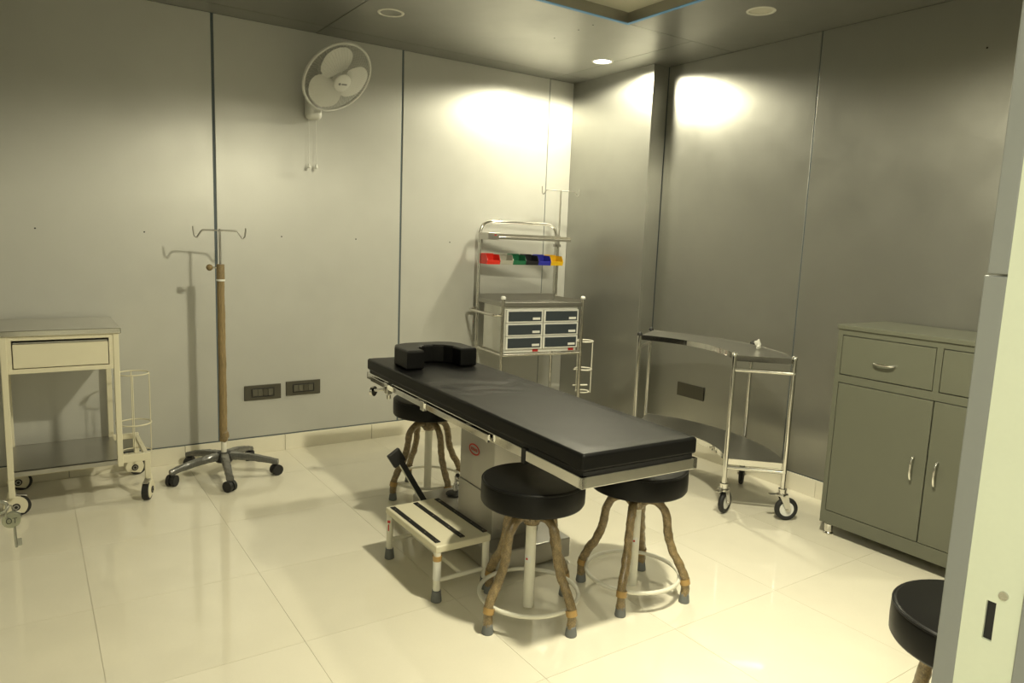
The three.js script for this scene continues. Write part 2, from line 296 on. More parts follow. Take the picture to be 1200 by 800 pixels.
// ---------------------------------------------------------------- operating table
{
  const L = 0.984, W = 0.262, cx = -1.8235, cz = 1.865;
  const t = thing('operating_table', 'black padded steel operating table on a single column', 'table', [cx, 0, cz], -0.038);
  // two mattress cushions with soft edges and puckers at the joint
  function cushion(z0, z1, crease) {
    const g = new RoundedBoxGeometry(2 * W, 0.062, z1 - z0, 4, 0.012);
    const nz = 140, nx = 30;
    // top sheet as a grid so that it can sag and pucker, sides from the rounded box
    g.translate(0, 0.7, (z0 + z1) / 2);
    const sheet = new THREE.PlaneGeometry(2 * W - 0.018, z1 - z0 - 0.018, nx, nz); sheet.rotateX(-Math.PI / 2); sheet.translate(0, 0.7312, (z0 + z1) / 2);
    const p = sheet.attributes.position;
    for (let i = 0; i < p.count; i++) {
      const x = p.getX(i), z = p.getZ(i), e = Math.min(1, (W - 0.009 - Math.abs(x)) / 0.05), ez = Math.min(1, Math.min(z - z0 - 0.009, z1 - 0.009 - z) / 0.05);
      const d = Math.abs(z - crease), k = Math.exp(-((d / 0.2) ** 2));
      const pucker = k * 0.008 * Math.sin((z - crease - 0.25 * x) * 38 + 5 * perlin.noise(x * 6, z * 3, 2)) * (0.4 + 0.6 * perlin.noise(x * 9, z * 4, 7));
      const calm = 0.0015 * perlin.noise(x * 3, z * 2, 1.5) + 0.0005 * perlin.noise(x * 14, z * 10, 4);
      p.setY(i, p.getY(i) + Math.max(0, Math.min(e, ez)) * (0.003 + pucker + calm));
    }
    sheet.computeVertexNormals(); metric(sheet); metric(g);
    return merge([g, sheet]);
  }
  const mt = mesh('mattress', cushion(-L, L, -0.13), M.vinyl, t); mt.userData.label = 'black vinyl mattress with a puckered crease';
  mesh('top_board', box(-W + 0.012, W - 0.012, 0.652, 0.669, -L + 0.01, L - 0.01, 0.003), M.black, t);
  // steel frame under the cushions in two sections with a gap near the foot end
  const rz = 0.635;
  mesh('frame', merge([box(-W, -W + 0.022, 0.618, 0.655, -L, rz - 0.012, 0.003), box(W - 0.022, W, 0.618, 0.655, -L, rz - 0.012, 0.003), box(-W, W, 0.618, 0.655, -L, -L + 0.022, 0.003), box(-W + 0.022, W - 0.022, 0.632, 0.65, -L + 0.022, rz - 0.02)]), M.chrome, t);
  mesh('foot_frame', merge([box(-W - 0.002, -W + 0.022, 0.614, 0.655, rz + 0.014, L + 0.004, 0.003), box(W - 0.022, W + 0.002, 0.614, 0.655, rz + 0.014, L + 0.004, 0.003), box(-W - 0.002, W + 0.002, 0.614, 0.655, L - 0.018, L + 0.004, 0.003), box(-W + 0.022, W - 0.022, 0.63, 0.65, rz + 0.02, L - 0.019)]), M.chrome, t);
  for (const s of [-1, 1]) mesh('hinge', box(s < 0 ? -W - 0.004 : W - 0.03, s < 0 ? -W + 0.03 : W + 0.004, 0.603, 0.66, rz - 0.012, rz + 0.014, 0.002), M.black, t);
  // accessory side rails with their standoffs
  for (const s of [-1, 1]) {
    const rail = mesh('side_rail', box(s < 0 ? -W - 0.016 : W + 0.008, s < 0 ? -W - 0.008 : W + 0.016, 0.622, 0.648, -L + 0.1, rz - 0.24, 0.002), M.chrome, t);
    for (const z of [-0.72, -0.3, 0.2]) mesh('standoff', box(s < 0 ? -W - 0.01 : W, s < 0 ? -W + 0.002 : W + 0.01, 0.626, 0.644, z - 0.015, z + 0.015), M.steel, rail);
  }
  // clamp with a round knob near the head end
  const cl = mesh('rail_clamp', merge([box(-W - 0.034, -W - 0.004, 0.606, 0.66, -0.645, -0.605, 0.004), rod([-W - 0.03, 0.622, -0.66], [-W - 0.06, 0.612, -0.7], 0.008), rod([-W - 0.018, 0.6, -0.62], [-W - 0.018, 0.58, -0.62], 0.012)]), M.chrome, t);
  const kn = new THREE.CylinderGeometry(0.026, 0.026, 0.014, 28); kn.rotateX(Math.PI / 2); kn.rotateY(0.6); kn.translate(-W - 0.064, 0.605, -0.715);
  mesh('knob', kn, M.chrome, cl);
  mesh('rail_stop', box(-W - 0.024, -W - 0.006, 0.612, 0.656, -0.225, -0.19, 0.003), M.chrome, t);
  mesh('rail_stop', box(-W - 0.02, -W - 0.006, 0.618, 0.652, 0.385, 0.4, 0.003), M.chrome, t);
  // column, sleeve and base
  mesh('column', box(-0.125, 0.115, 0.3, 0.618, -0.115, 0.2, 0.006), M.satin, t);
  mesh('column_sleeve', box(-0.128, 0.118, 0.108, 0.3, -0.118, 0.203, 0.004), M.satin, t);
  const lg = mesh('logo', (() => {
    const pts = [], inn = []; for (let i = 0; i < 40; i++) { const q = i / 40 * Math.PI * 2; pts.push([0.048 * Math.cos(q), 0.026 * Math.sin(q)]); inn.push([0.041 * Math.cos(q), 0.0195 * Math.sin(q)]); }
    const list = [slab(pts, 0, 0.0012, 0, inn)];
    const marks = [[-0.027, 0.012, 0.006], [-0.013, 0.013, 0.0062], [0.002, 0.012, 0.0058], [0.017, 0.013, 0.0062]];
    for (const [x, w, h] of marks) { list.push(box(x - 0.001, x + 0.003, -h, h, 0, 0.0012)); list.push(box(x, x + w - 0.003, h - 0.004, h, 0, 0.0012)); list.push(box(x, x + w - 0.004, -h, -h + 0.004, 0, 0.0012)); }
    return merge(list);
  })(), M.red, t, [-0.1255, 0.468, 0.02], [0, -Math.PI / 2, 0]); lg.userData.label = 'red oval maker badge';
  const base = mesh('base', box(-0.2, 0.205, 0.018, 0.11, -0.475, 0.335, 0.008), M.satin, t);
  for (const [x, z] of [[-0.16, -0.42], [0.16, -0.42], [-0.16, 0.26], [0.16, 0.26]]) mesh('base_foot', cyl(0.022, 0.025, 0, 0.02, x, z), M.black, base);
  mesh('control_disc', lathe([[0, 0.109], [0.048, 0.109], [0.05, 0.113], [0.046, 0.119], [0.02, 0.121], [0, 0.121]], 32), M.black, t, [-0.01, 0, -0.37]);
  const post = mesh('brake_post', merge([cyl(0.012, 0.011, 0.118, 0.165, -0.01, -0.37), cyl(0.008, 0.008, 0.165, 0.205, -0.01, -0.37), rod([-0.01, 0.19, -0.37], [0.026, 0.168, -0.355], 0.006)]), M.chrome, t);
  mesh('post_cap', new THREE.SphereGeometry(0.012, 16, 10), M.black, post, [0.0, 0.207, -0.37]);
  // foot pedal rising beside the step
  const A = new THREE.Vector3(-0.2, 0.085, -0.29), B = new THREE.Vector3(-0.318, 0.325, -0.38), dir = B.clone().sub(A);
  const pedal = mesh('pedal_arm', (() => { const g = new THREE.BoxGeometry(0.022, dir.length(), 0.014); return g; })(), M.creamTube, t);
  pedal.position.copy(A.clone().add(B).multiplyScalar(0.5)); pedal.quaternion.setFromUnitVectors(new THREE.Vector3(0, 1, 0), dir.clone().normalize());
  const Lp = dir.length();
  mesh('pedal_strip', new THREE.BoxGeometry(0.026, Lp, 0.006), M.black, pedal, [0.004, 0, 0.0095]);
  mesh('pedal_pad', new RoundedBoxGeometry(0.07, 0.075, 0.024, 2, 0.006), M.black, pedal, [-0.006, Lp / 2 + 0.02, 0.004], [0.25, 0, 0.1]);
}
{ // horseshoe head pad
  const outer = [], xs = 0.2, hgt = 0.1;
  const o = [[-0.2, 0.135], [-0.2, -0.03], [-0.17, -0.1], [-0.1, -0.135], [0.1, -0.135], [0.17, -0.1], [0.2, -0.03], [0.2, 0.135], [0.105, 0.135], [0.1, 0.05], [0.07, 0.0], [0.02, -0.03], [-0.03, -0.03], [-0.075, 0.0], [-0.1, 0.05], [-0.105, 0.135]];
  const m = mesh(numbered('head_pad'), prism(o, 0, hgt, 0.012), M.vinyl, scene, [-1.812, 0.7365, 1.185], [0, -0.038, 0]);
  tag(m, 'black horseshoe shaped head pad lying on the operating table', 'cushion');
}

// ---------------------------------------------------------------- revolving stools
function stoolLeg(k) {
  const q = k * Math.PI / 2 + Math.PI / 4, prof = [[0.014, 0.375], [0.045, 0.4], [0.088, 0.392], [0.118, 0.355], [0.129, 0.3], [0.138, 0.25], [0.16, 0.195], [0.19, 0.145], [0.209, 0.105], [0.214, 0.07], [0.214, 0.03]];
  return prof.map(([r, y]) => [r * Math.cos(q), y, r * Math.sin(q)]);
}
function makeStool(seatDrop = 0) {
  const t = new THREE.Group();
  const seat = mesh('seat', metric(lathe([[0, 0.447], [0.18, 0.447], [0.19, 0.45], [0.195, 0.458], [0.196, 0.49], [0.195, 0.526], [0.191, 0.535], [0.182, 0.539], [0.12, 0.541], [0, 0.542]], 64)), M.vinyl, t);
  mesh('seat_piping', ring(0.1925, 0.003, 0.5335), M.vinyl, seat);
  mesh('pole', cyl(0.0205, 0.0205, 0.03, 0.447, 0, 0, 24), M.creamTube, t);
  for (let k = 0; k < 4; k++) {
    const pts = stoolLeg(k), leg = mesh('leg', lumpy(tube(pts, 0.0175, 64, 12), 0.0035, 34), M.wrapped, t);
    const f = pts[10];
    mesh('rubber_foot', lathe([[0, 0], [0.021, 0], [0.022, 0.004], [0.018, 0.032], [0.0175, 0.04], [0, 0.04]], 20), M.rubberGrey, leg, [f[0], 0, f[2]]);
    const s = pts[8], e = pts[9];
    mesh('tape_band', tube([pts[8], pts[9]].map((a, i) => i ? [a[0], a[1] + 0.006, a[2]] : [a[0], a[1] - 0.006, a[2]]), 0.0209, 4, 14), M.tape, leg);
  }
  mesh('foot_ring', ring(0.189, 0.0085, 0.088, 0, 0, 64), M.creamTube, t);
  mesh('hub', lathe([[0, 0.36], [0.028, 0.36], [0.032, 0.37], [0.032, 0.405], [0.026, 0.415], [0, 0.415]], 24), M.wrapped, t);
  const lb = mesh('pole_label', new THREE.CylinderGeometry(0.0209, 0.0209, 0.03, 24, 1, true, -0.9, 1.8), M.white, t, [0, 0.225, 0], [0, -0.8, 0]);
  mesh('red_mark', new THREE.CylinderGeometry(0.0212, 0.0212, 0.008, 12, 1, true, -0.1, 0.4), M.red, lb, [0, 0, 0]);
  return t;
}
const stoolProto = makeStool();
function placeStool(x, z, turn, label) {
  const s = stoolProto.clone(); s.name = numbered('revolving_stool'); scene.add(s); s.position.set(x, 0, z); s.rotation.y = turn;
  s.userData = { label, category: 'stool', group: 'black revolving stools' };
}
// turn: the proto's leg k stands at 45 degrees + k * 90 degrees from +x towards +z
const turnTo = (dx, dz) => -(Math.atan2(dz, dx) - Math.PI / 4);
placeStool(-2.058, 2.488, turnTo(0.045, 0.214), 'black round stool with wrapped legs tucked beside the white foot step');
placeStool(-1.586, 2.558, turnTo(0.126, 0.176), 'black round stool with wrapped legs past the foot end corner of the table');
placeStool(-1.795, 1.14, turnTo(-0.217, 0.012), 'black round stool with wrapped legs under the head end of the table');
placeStool(-1.67, 3.85, turnTo(0.2, 0.05), 'black round stool standing apart by the door frame');

// ---------------------------------------------------------------- foot step
{
  const t = thing('foot_step', 'cream metal foot step with black anti-slip strips and grey rubber feet', 'step', [-2.205, 0, 2.0]);
  const x0 = -0.128, x1 = 0.122, z0 = -0.222, z1 = 0.25, h = 0.232;
  mesh('tread', box(x0, x1, h - 0.03, h, z0, z1, 0.006), M.cream, t);
  for (const x of [-0.104, 0.006, 0.112]) {
    const s = mesh('anti_slip_strip', box(x - 0.011, x + 0.011, h, h + 0.0035, z0 + 0.02, z1 - 0.03, 0.001), M.black, t);
    for (const z of [-0.17, -0.03, 0.11, 0.2]) mesh('rivet', lathe([[0, 0.0045], [0.003, 0.004], [0.0045, 0.0025], [0, 0.0025]].map(([a, b]) => [a, b]), 10), M.chrome, s, [x, h, z]);
  }
  for (const [x, z] of [[x0 + 0.014, z0 + 0.016], [x1 - 0.014, z0 + 0.016], [x0 + 0.014, z1 - 0.016], [x1 - 0.014, z1 - 0.016]]) {
    const leg = mesh('leg', cyl(0.0145, 0.0145, 0.03, h - 0.028, x, z), M.creamTube, t);
    mesh('rubber_foot', lathe([[0, 0], [0.021, 0], [0.0215, 0.004], [0.018, 0.04], [0.0175, 0.046], [0, 0.046]], 20), M.rubberGrey, leg, [x, 0, z]);
    if (x < 0 && z > 0) { mesh('tape_band', cyl(0.0175, 0.0185, 0.168, 0.188, x, z), M.tape, leg); mesh('paper_wrap', cyl(0.016, 0.0165, 0.09, 0.168, x, z), M.white, leg); }
    if (x < 0 && z < 0) { const m = mesh('red_marking', merge([new THREE.CylinderGeometry(0.0149, 0.0149, 0.012, 12, 1, true, -1.2, 0.9).translate(x, 0.172, z), new THREE.CylinderGeometry(0.0149, 0.0149, 0.03, 12, 1, true, -1.0, 0.35).translate(x, 0.145, z)]), M.red, leg); m.userData.label = 'red printed marking'; }
  }
  mesh('stretcher', rod([x0 + 0.014, 0.085, z1 - 0.016], [x1 - 0.014, 0.085, z1 - 0.016], 0.009), M.creamTube, t);
  mesh('stretcher', rod([x0 + 0.014, 0.085, z0 + 0.016], [x1 - 0.014, 0.085, z0 + 0.016], 0.009), M.creamTube, t);
  mesh('stretcher', rod([0, 0.085, z0 + 0.016], [0, 0.085, z1 - 0.016], 0.009), M.creamTube, t);
}

// ---------------------------------------------------------------- drip stand
{
  const t = thing('drip_stand', 'drip stand with a paper wrapped pole on a black five star base', 'stand', [-2.697, 0, 0.343]);
  const R = 0.29, a0 = 96.7 * Math.PI / 180;
  for (let k = 0; k < 5; k++) {
    const a = a0 + k * Math.PI * 2 / 5, c = Math.cos(a), s = Math.sin(a);
    const g = new RoundedBoxGeometry(R - 0.01, 0.042, 0.05, 3, 0.012, 1); // shaped below into an arched tapering arm
    const gg = new THREE.BoxGeometry(R - 0.01, 0.04, 0.05, 24, 4, 4), p = gg.attributes.position;
    for (let i = 0; i < p.count; i++) {
      const u = (p.getX(i) + (R - 0.01) / 2) / (R - 0.01); let y = p.getY(i), z = p.getZ(i);
      const w = 1 - 0.22 * u, hh = 1 - 0.3 * u; const round = 1 - 0.25 * Math.pow(Math.abs(y / 0.02), 2);
      p.setXYZ(i, 0.02 + u * (R - 0.01), y * hh + 0.118 - 0.038 * u * u - 0.005 * u, z * w * round);
    }
    gg.computeVertexNormals(); lumpy(gg, 0.003, 42); gg.rotateY(-a);
    const arm = mesh('base_arm', gg, M.filmBlack, t);
    const cst = mesh('caster', merge([cyl(0.008, 0.008, 0.05, 0.085, R * c, R * s, 12), (() => { const q = new THREE.CylinderGeometry(0.024, 0.024, 0.01, 16); q.rotateX(Math.PI / 2); q.rotateY(-a + 0.7); q.translate(R * c, 0.032, R * s); return q; })()]), M.black, arm);
    for (const e of [-1, 1]) { const q = new THREE.CylinderGeometry(0.031, 0.031, 0.018, 24); q.rotateX(Math.PI / 2); q.translate(0, 0, e * 0.0145); q.rotateY(-a + 0.7); q.translate(R * c, 0.031, R * s); mesh('wheel', q, M.tyre, cst); }
  }
  mesh('hub', lathe([[0, 0.085], [0.045, 0.085], [0.05, 0.095], [0.048, 0.128], [0.036, 0.14], [0, 0.14]], 28), M.black, t);
  mesh('pole', cyl(0.015, 0.015, 0.13, 1.21), M.creamTube, t);
  mesh('paper_sleeve', lumpy(new THREE.CylinderGeometry(0.0195, 0.0215, 0.99, 18, 60).translate(0, 0.7, 0), 0.0025, 22), M.paper, t);
  mesh('tape_knot', lumpy(new THREE.SphereGeometry(0.026, 18, 14).scale(0.9, 1.5, 0.9).translate(0.004, 0.235, 0.004), 0.006, 60), M.wrapped, t);
  const col = mesh('collar', cyl(0.022, 0.021, 1.13, 1.215), M.wrapped, t);
  mesh('collar_tape', cyl(0.0232, 0.0232, 1.122, 1.132), M.white, col);
  const sc = mesh('locking_screw', rod([0, 1.196, 0], [-0.05, 1.196, -0.01], 0.005), M.steel, t);
  mesh('knob', new THREE.SphereGeometry(0.018, 18, 14), M.paper, sc, [-0.055, 1.196, -0.01]);
  mesh('upper_rod', rod([0, 1.2, 0], [0, 1.402, 0], 0.0065), M.satin, t);
  const hk = (s) => tube([[0, 1.4, 0], [s * 0.08, 1.4, 0], [s * 0.092, 1.396, 0], [s * 0.107, 1.375, 0], [s * 0.117, 1.36, 0], [s * 0.128, 1.368, 0], [s * 0.133, 1.392, 0], [s * 0.135, 1.418, 0]], 0.0045, 48, 8);
  mesh('hook', hk(1), M.satin, t, [0, 0, 0], [0, -0.15, 0]); mesh('hook', hk(-1), M.satin, t, [0, 0, 0], [0, -0.15, 0]);
  mesh('rod_tip', new THREE.SphereGeometry(0.0075, 12, 10), M.chrome, t, [0, 1.402, 0]);
}

// ---------------------------------------------------------------- cream drawer trolley
{
  const x0 = -3.712, x1 = -3.226, z0 = 0.05, z1 = 0.545, top = 0.905;
  const t = thing('drawer_trolley', 'cream metal trolley with one drawer, steel top and lower shelf', 'trolley', [(x0 + x1) / 2, 0, (z0 + z1) / 2]);
  const hx = (x1 - x0) / 2, hz = (z1 - z0) / 2, l = 0.026;
  mesh('top', box(-hx - 0.01, hx + 0.01, top - 0.028, top, -hz - 0.006, hz + 0.01, 0.004), M.steel, t);
  for (const sx of [-1, 1]) for (const sz of [-1, 1]) mesh('leg', box(sx < 0 ? -hx : hx - l, sx < 0 ? -hx + l : hx, 0.19, top - 0.028, sz < 0 ? -hz : hz - l, sz < 0 ? -hz + l : hz, 0.003), M.cream, t);
  // drawer box with frame
  const yb = 0.7, yt = top - 0.028;
  mesh('drawer_housing', merge([slab([[-hx + l, yb], [hx - l, yb], [hx - l, yt], [-hx + l, yt]], hz - 0.02, hz - 0.004, 0, [[-hx + l + 0.018, yb + 0.022], [-hx + l + 0.018, yt - 0.02], [hx - l - 0.018, yt - 0.02], [hx - l - 0.018, yb + 0.022]]), box(-hx + 0.004, -hx + 0.008, yb, yt, -hz + 0.01, hz - l), box(hx - 0.008, hx - 0.004, yb, yt, -hz + 0.01, hz - l), box(-hx + 0.01, hx - 0.01, yb, yt, -hz + 0.006, -hz + 0.0095), box(-hx + 0.009, hx - 0.009, yb + 0.001, yb + 0.004, -hz + 0.0105, hz - 0.0205)]), M.cream, t);
  const dr = mesh('drawer', box(-hx + l + 0.022, hx - l - 0.022, yb + 0.026, yt - 0.038, hz - 0.03, hz + 0.0, 0.003), M.cream, t);
  mesh('drawer_grip', box(-hx + l + 0.024, hx - l - 0.024, yt - 0.036, yt - 0.03, hz - 0.03, hz - 0.012), M.satin, dr);
  // lower shelf with upstand
  const sh = 0.225;
  mesh('lower_shelf', merge([box(-hx + 0.006, hx - 0.006, sh, sh + 0.004, -hz + 0.006, hz - 0.006), box(-hx + l, hx - l, sh - 0.022, sh + 0.004, hz - 0.012, hz - 0.006), box(-hx + l, hx - l, sh - 0.022, sh + 0.004, -hz + 0.006, -hz + 0.012)]), M.satin, t);
  mesh('shelf_frame', merge([box(-hx + l, hx - l, sh - 0.026, sh - 0.004, hz - l, hz - 0.012), box(-hx + 0.004, -hx + 0.022, sh - 0.026, sh - 0.004, -hz + l, hz - l), box(hx - 0.022, hx - 0.004, sh - 0.026, sh - 0.004, -hz + l, hz - l), box(-hx + l, hx - l, sh - 0.026, sh - 0.004, -hz + 0.012, -hz + l)]), M.cream, t);
  // side outrigger that carries the right casters
  mesh('outrigger', merge([box(hx - 0.004, hx + 0.125, 0.205, 0.245, hz - 0.028, hz - 0.004, 0.003), box(hx + 0.098, hx + 0.125, 0.115, 0.206, hz - 0.028, hz - 0.004, 0.003), box(hx - 0.004, hx + 0.125, 0.205, 0.235, -hz + 0.004, -hz + 0.028, 0.003), box(hx + 0.098, hx + 0.125, 0.115, 0.206, -hz + 0.004, -hz + 0.028, 0.003), box(hx + 0.1, hx + 0.122, 0.21, 0.232, -hz + 0.03, hz - 0.03, 0.003)]), M.cream, t);
  mesh('leg_foot', box(-hx, -hx + l, 0.1, 0.19, hz - l, hz, 0.003), M.cream, t); mesh('leg_foot', box(-hx, -hx + l, 0.1, 0.19, -hz, -hz + l, 0.003), M.cream, t);
  // bottle basket
  const bx = hx + 0.082, bz = 0.0, br = 0.078;
  const basket = mesh('bottle_holder', merge([ring(br, 0.0035, 0.625, bx, bz), ring(br + 0.004, 0.004, 0.352, bx, bz), ring(br, 0.0035, 0.19, bx, bz)]), M.cream, t);
  for (const a of [0.1, 1.7, 3.2, 4.7]) mesh('wire', rod([bx + br * Math.cos(a), 0.19, bz + br * Math.sin(a)], [bx + br * Math.cos(a), 0.625, bz + br * Math.sin(a)], 0.0028, 8), M.cream, basket);
  mesh('holder_bracket', merge([box(hx - 0.006, hx + 0.012, 0.34, 0.36, bz - 0.05, bz + 0.05), box(hx - 0.006, hx + 0.012, 0.615, 0.63, bz - 0.03, bz + 0.03)]), M.cream, t);
  // hooded casters
  function caster(x, z, yaw, top) {
    const r = 0.046, hood = [];
    for (let i = 0; i <= 24; i++) { const a = -0.9 + i / 24 * (Math.PI + 0.9); hood.push([(r + 0.004) * Math.cos(a), (r + 0.004) * Math.sin(a)]); }
    hood.push([-r * 0.9, -0.02]);
    const g = merge([slab(hood, -0.02, 0.02, 0.004).rotateY(yaw).translate(x, r + 0.002, z), cyl(0.02, 0.016, 2 * r, top, x - 0.012 * Math.cos(yaw), z + 0.012 * Math.sin(yaw), 20)]);
    const c = mesh('caster', g, M.cream, t);
    const w = new THREE.CylinderGeometry(r, r, 0.03, 32); w.rotateX(Math.PI / 2); w.rotateY(yaw); w.translate(x + 0.018 * Math.cos(yaw), r, z - 0.018 * Math.sin(yaw)); mesh('tyre', w, M.tyre, c);
    for (const [rr, d, m] of [[0.018, 0.045, M.tyre], [0.012, 0.048, M.satin], [0.007, 0.051, M.tyre]]) { const h = new THREE.CylinderGeometry(rr, rr, d, 20); h.rotateX(Math.PI / 2); h.rotateY(yaw); h.translate(x, r, z); mesh('axle_cap', h, m, c); }
    const br = box(-0.01, 0.05, 0, 0.004, -0.014, 0.014, 0.001); br.rotateZ(-0.25); br.rotateY(yaw); br.translate(x, 2 * r + 0.012, z); mesh('brake_lever', br, M.satin, c);
  }
  caster(-hx + 0.022, hz - 0.05, 0.15, 0.12); caster(-hx + 0.03, -hz + 0.05, 0.1, 0.12);
  caster(hx + 0.11, hz - 0.012, 1.15 + Math.PI, 0.125); caster(hx + 0.09, -hz + 0.05, 0.25, 0.125);
}

// ---------------------------------------------------------------- curved instrument trolley
{
  const cx = -1.013, cz = 1.715, r1 = 0.642, r2 = 0.944, aN = 0.768, aF = -0.55, h = 0.862, hl = 0.305;
  const t = thing('curved_trolley', 'crescent shaped steel instrument trolley on black tyred casters', 'trolley', [cx, 0, cz]);
  const sector = (ra, rb, a, b, n = 36) => { const o = []; for (let i = 0; i <= n; i++) { const q = a + (b - a) * i / n; o.push([rb * Math.cos(q), rb * Math.sin(q)]); } for (let i = n; i >= 0; i--) { const q = a + (b - a) * i / n; o.push([ra * Math.cos(q), ra * Math.sin(q)]); } return o; };
  const d = 0.004;
  for (const [y, nm] of [[h, 'top_shelf'], [hl, 'lower_shelf']]) {
    const s = mesh(nm, prism(sector(r1 + d, r2 - d, aF + d, aN - d), y - 0.006, y - 0.002), M.satin, t);
    mesh('rim', prism(sector(r1, r2, aF, aN), y - 0.03, y, 0, sector(r1 + d, r2 - d, aF + d / 0.8, aN - d / 0.8)), M.chrome, s);
  }
  const at = (r, a) => [r * Math.cos(a), r * Math.sin(a)];
  const ro = 0.0125;
  const legs = [[r1 - 0.002, aN + 0.012, 0.25], [r2 - 0.006, aN + 0.01, -0.55], [r1 - 0.002, aF - 0.012, 0.8], [r2 - 0.006, aF - 0.01, 0.2], [r2 + 0.012, 0.2, 0.6]];
  legs.forEach(([r, a, yaw], i) => {
    const [x, z] = at(r, a);
    const leg = mesh('leg', cyl(ro, ro, 0.165, h + 0.012, x, z, 20), M.chrome, t);
    mesh('leg_cap', lathe([[ro + 0.003, 0], [ro + 0.003, 0.012], [0.009, 0.02], [0, 0.022]], 18), i < 2 ? M.chrome : M.black, leg, [x, h - 0.004, z]);
    const cast = merge([cyl(0.02, 0.022, 0.145, 0.172, x, z, 20), box(-0.024, 0.024, 0.13, 0.147, -0.024, 0.024, 0.006).translate(x, 0, z),
      ...[-1, 1].map((e) => slab([[-0.022, 0.142], [0.026, 0.142], [0.046, 0.062], [0.038, 0.048], [0.024, 0.054]], e * 0.02 - 0.0015, e * 0.02 + 0.0015).rotateY(yaw).translate(x, 0, z)),
      box(-0.07, -0.015, 0.138, 0.143, -0.014, 0.014, 0.002).rotateY(yaw).translate(x, 0, z)]);
    const c = mesh('caster', cast, M.chrome, t);
    const ox = 0.028 * Math.cos(yaw), oz = -0.028 * Math.sin(yaw);
    const ty = new THREE.TorusGeometry(0.048, 0.0145, 12, 36); ty.rotateY(yaw); ty.translate(x + ox, 0.0625, z + oz); mesh('tyre', ty, M.tyre, c);
    const hb = new THREE.CylinderGeometry(0.039, 0.039, 0.02, 28); hb.rotateX(Math.PI / 2); hb.rotateY(yaw); hb.translate(x + ox, 0.0625, z + oz); mesh('wheel_disc', hb, M.white, c);
    const ax = new THREE.CylinderGeometry(0.007, 0.007, 0.05, 12); ax.rotateX(Math.PI / 2); ax.rotateY(yaw); ax.translate(x + ox, 0.0625, z + oz); mesh('axle', ax, M.steel, c);
  });
  for (const a of [aN + 0.012, aF - 0.012]) for (const y of [h - 0.075, hl - 0.045]) { const p = at(r1, a), q = at(r2, a); mesh('end_bar', rod([p[0], y, p[1]], [q[0], y, q[1]], 0.0105), M.chrome, t); }
}
{ // bit of crumpled plastic film left on the curved trolley
  const g = new THREE.IcosahedronGeometry(0.022, 2); g.scale(1, 1.1, 0.7); lumpy(g, 0.012, 50); g.computeBoundingBox(); g.translate(0, -g.boundingBox.min.y, 0);
  const m = mesh(numbered('crumpled_film'), g, phy({ color: lin(0.8, 0.8, 0.74), roughness: 0.3, transmission: 0.25, thickness: 0 }), scene, [-0.235, 0.861, 2.06]);
  tag(m, 'small crumpled scrap of white plastic film on the curved trolley', 'scrap');
}

